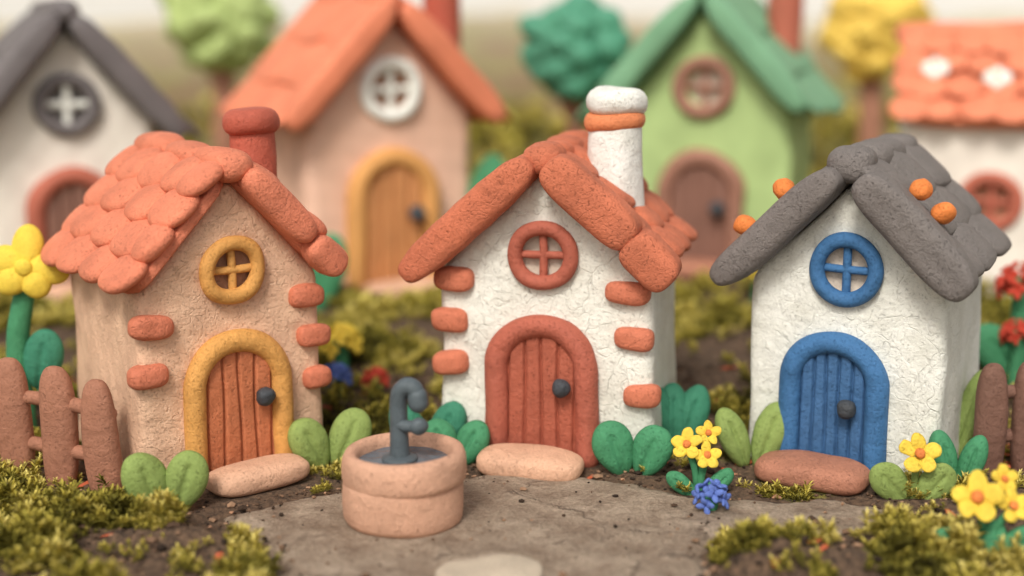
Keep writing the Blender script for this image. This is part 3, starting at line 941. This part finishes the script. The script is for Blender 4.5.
leaf_pair("pair of large green clay leaves beside a salmon house", -2.25, 5.2, .7, .85, M['leaf'], 0, spread=14)
leaf_pair("tall green clay leaves by the corner of a salmon house", -.62, 6.6, .8, 1.5, M['leaf'], 0, spread=10)

e = thing("clay_flower", "tall yellow clay flower with a thick green stem and round leaves", "flower", (-3.70, .70, -.02), 0, 1, "small clay flowers in the moss")
mb = MB(); tube(mb, [(-.12, 0, 0), (-.14, 0, .6), (-.10, 0, 1.0), (-.01, .03, 1.36)], [.1, .095, .085, .07], amp=.005); part("stem", mb, M['leaf'], e)
hd = MB()
for a, l in ((165, .15), (88, .18), (-12, .18), (-58, .13), (222, .14)):
    Rm = rotm(x=76)@rotm(z=a)
    blob(hd, np.array((.0, -.06, 1.43))+Rm@np.array((.15, 0, 0)), (l, .12, .08), rot=Rm, n=8)
h = part("flower_head", hd, M['yellow'], e)
mb = MB(); blob(mb, (.0, -.13, 1.43), (.07, .04, .07), n=7); part("flower_center", mb, M['yellow'], h)
part("leaf", leaf_mesh(.14, .25, .07, 12, 0, .03, -.05, .46), M['teal'], e)
part("leaf", leaf_mesh(.13, .25, .07, -16, 0, -.24, -.05, .25), M['leaf'], e)

# ------------------------------------------------------------------ fences
def fence(label, pk, mat, rail_ext=.15, rails=(.24, .58)):
    cx = sum(p[0] for p in pk)/len(pk); cy = sum(p[1] for p in pk)/len(pk)
    e = thing("clay_fence", label, "fence", (cx, cy, 0), 0, 1, "clay picket fences")
    dx = pk[-1][0]-pk[0][0]; dy = pk[-1][1]-pk[0][1]; L = math.hypot(dx, dy); ang = math.degrees(math.atan2(dy, dx))
    for (x, y, h, w) in pk:
        mb = MB(); blob(mb, (x-cx, y-cy, h/2-.06), (w/2, .085, h/2+.06), p=(2.4, 3.0), rot=rotm(z=ang*.4, y=random.uniform(-3, 3)), n=12, amp=.006, freq=3)
        part("picket", mb, mat, e)
    for z in rails:
        mb = MB()
        ux, uy = dx/L, dy/L
        nx_, ny_ = -uy*.04, ux*.04
        tube(mb, [(pk[0][0]-cx-ux*rail_ext+nx_, pk[0][1]-cy-uy*rail_ext+ny_, z), (nx_, ny_, z+.01), (pk[-1][0]-cx+ux*rail_ext+nx_, pk[-1][1]-cy+uy*rail_ext+ny_, z)], .05, up=(0, 0, 1), amp=.004)
        part("rail", mb, mat, e)
fence("brown clay picket fence with rounded pickets beside a peach house", [(-3.62, -.08, .88, .27), (-3.24, -.28, .86, .27), (-2.87, -.48, .82, .26)], M['fence'], .05)
fence("dark brown clay picket fence beside a white house", [(3.50, -.02, .82, .24), (3.79, .03, .82, .24), (4.09, .08, .78, .24)], M['fence2'], .03)

# ------------------------------------------------------------------ trees
def tree(label, x, y, r, zc, cm, seed):
    e = thing("clay_tree", label, "tree", (x, y, gz(x, y)-.05), 0, 1, "round clay trees behind the houses")
    mb = MB()
    tube(mb, [(0, 0, 0), (.03, 0, zc*.4), (0, .02, zc-r*.3)], [r*.26, r*.24, r*.2], seg=14, amp=.02)
    tube(mb, [(0, 0, zc*.6), (r*.2, 0, zc*.68), (r*.4, 0, zc-r*.3)], [r*.1, r*.09, r*.07], seg=10, amp=.01)
    tube(mb, [(0, 0, zc*.62), (-r*.2, 0, zc*.7), (-r*.35, .1, zc-r*.2)], [r*.1, r*.09, r*.07], seg=10, amp=.01)
    part("trunk", mb, M['trunk'], e)
    mb = MB(); g = random.Random(seed)
    for k in range(70):
        t = (k+.5)/70; el = math.acos(1-2*t); ph = k*2.4+g.uniform(-.4, .4); q = g.uniform(.6, .85)
        s = r*g.uniform(.22, .42)
        blob(mb, (r*q*math.sin(el)*math.cos(ph), r*q*math.sin(el)*math.sin(ph), zc+r*q*1.05*math.cos(el)), (s, s, s*.85), n=5, amp=s*.1)
    part("crown", mb, cm, e)
tree("teal-green round clay tree with a brown trunk", .88, 10.2, .70, 2.64, M['tealc'], 1)
tree("yellow round clay tree with a brown trunk", 6.0, 14, .82, 2.85, M['yelc'], 2)
tree("light green round clay tree", -4.75, 13.5, .85, 3.05, M['limec'], 3)

# ------------------------------------------------------------------ world, sun, camera
w = bpy.data.worlds.new("World"); scene.world = w; w.use_nodes = True
nt = w.node_tree; nt.nodes.clear()
out = nt.nodes.new("ShaderNodeOutputWorld"); bg = nt.nodes.new("ShaderNodeBackground")
sky = nt.nodes.new("ShaderNodeTexSky"); sky.sky_type = 'NISHITA'; sky.sun_disc = False
AZ = 196; EL = 48
sky.sun_elevation = R(EL); sky.sun_rotation = R(AZ); sky.dust_density = 4; sky.air_density = 1.4; sky.ozone_density = .5
hs = nt.nodes.new("ShaderNodeHueSaturation"); hs.inputs["Saturation"].default_value = .3
tint = nt.nodes.new("ShaderNodeMix"); tint.data_type = 'RGBA'; tint.blend_type = 'MULTIPLY'; tint.inputs[0].default_value = 1; tint.inputs[7].default_value = (1, .97, .93, 1)
nt.links.new(sky.outputs[0], hs.inputs["Color"]); nt.links.new(hs.outputs[0], tint.inputs[6]); nt.links.new(tint.outputs[2], bg.inputs[0])
bg.inputs[1].default_value = .138
nt.links.new(bg.outputs[0], out.inputs[0])
sl = bpy.data.lights.new("sun", 'SUN'); sl.energy = 2.15; sl.angle = R(14); sl.color = (1, .95, .88)
so = bpy.data.objects.new("sun", sl); COL.objects.link(so)
dvec = Vector((math.sin(R(AZ))*math.cos(R(EL)), math.cos(R(AZ))*math.cos(R(EL)), math.sin(R(EL))))
so.rotation_euler = dvec.to_track_quat('Z', 'Y').to_euler()

cam = bpy.data.cameras.new("camera"); cam.lens = 50; cam.sensor_width = 36; cam.clip_end = 300; cam.clip_start = .1
cam.dof.use_dof = True; cam.dof.focus_distance = 10.0; cam.dof.aperture_fstop = .205
co = bpy.data.objects.new("camera", cam); co.location = (0, -10, 3.5); co.rotation_euler = (R(78), 0, 0); COL.objects.link(co)
scene.camera = co
scene.view_settings.view_transform = 'Standard'; scene.view_settings.look = 'None'; scene.view_settings.exposure = 0
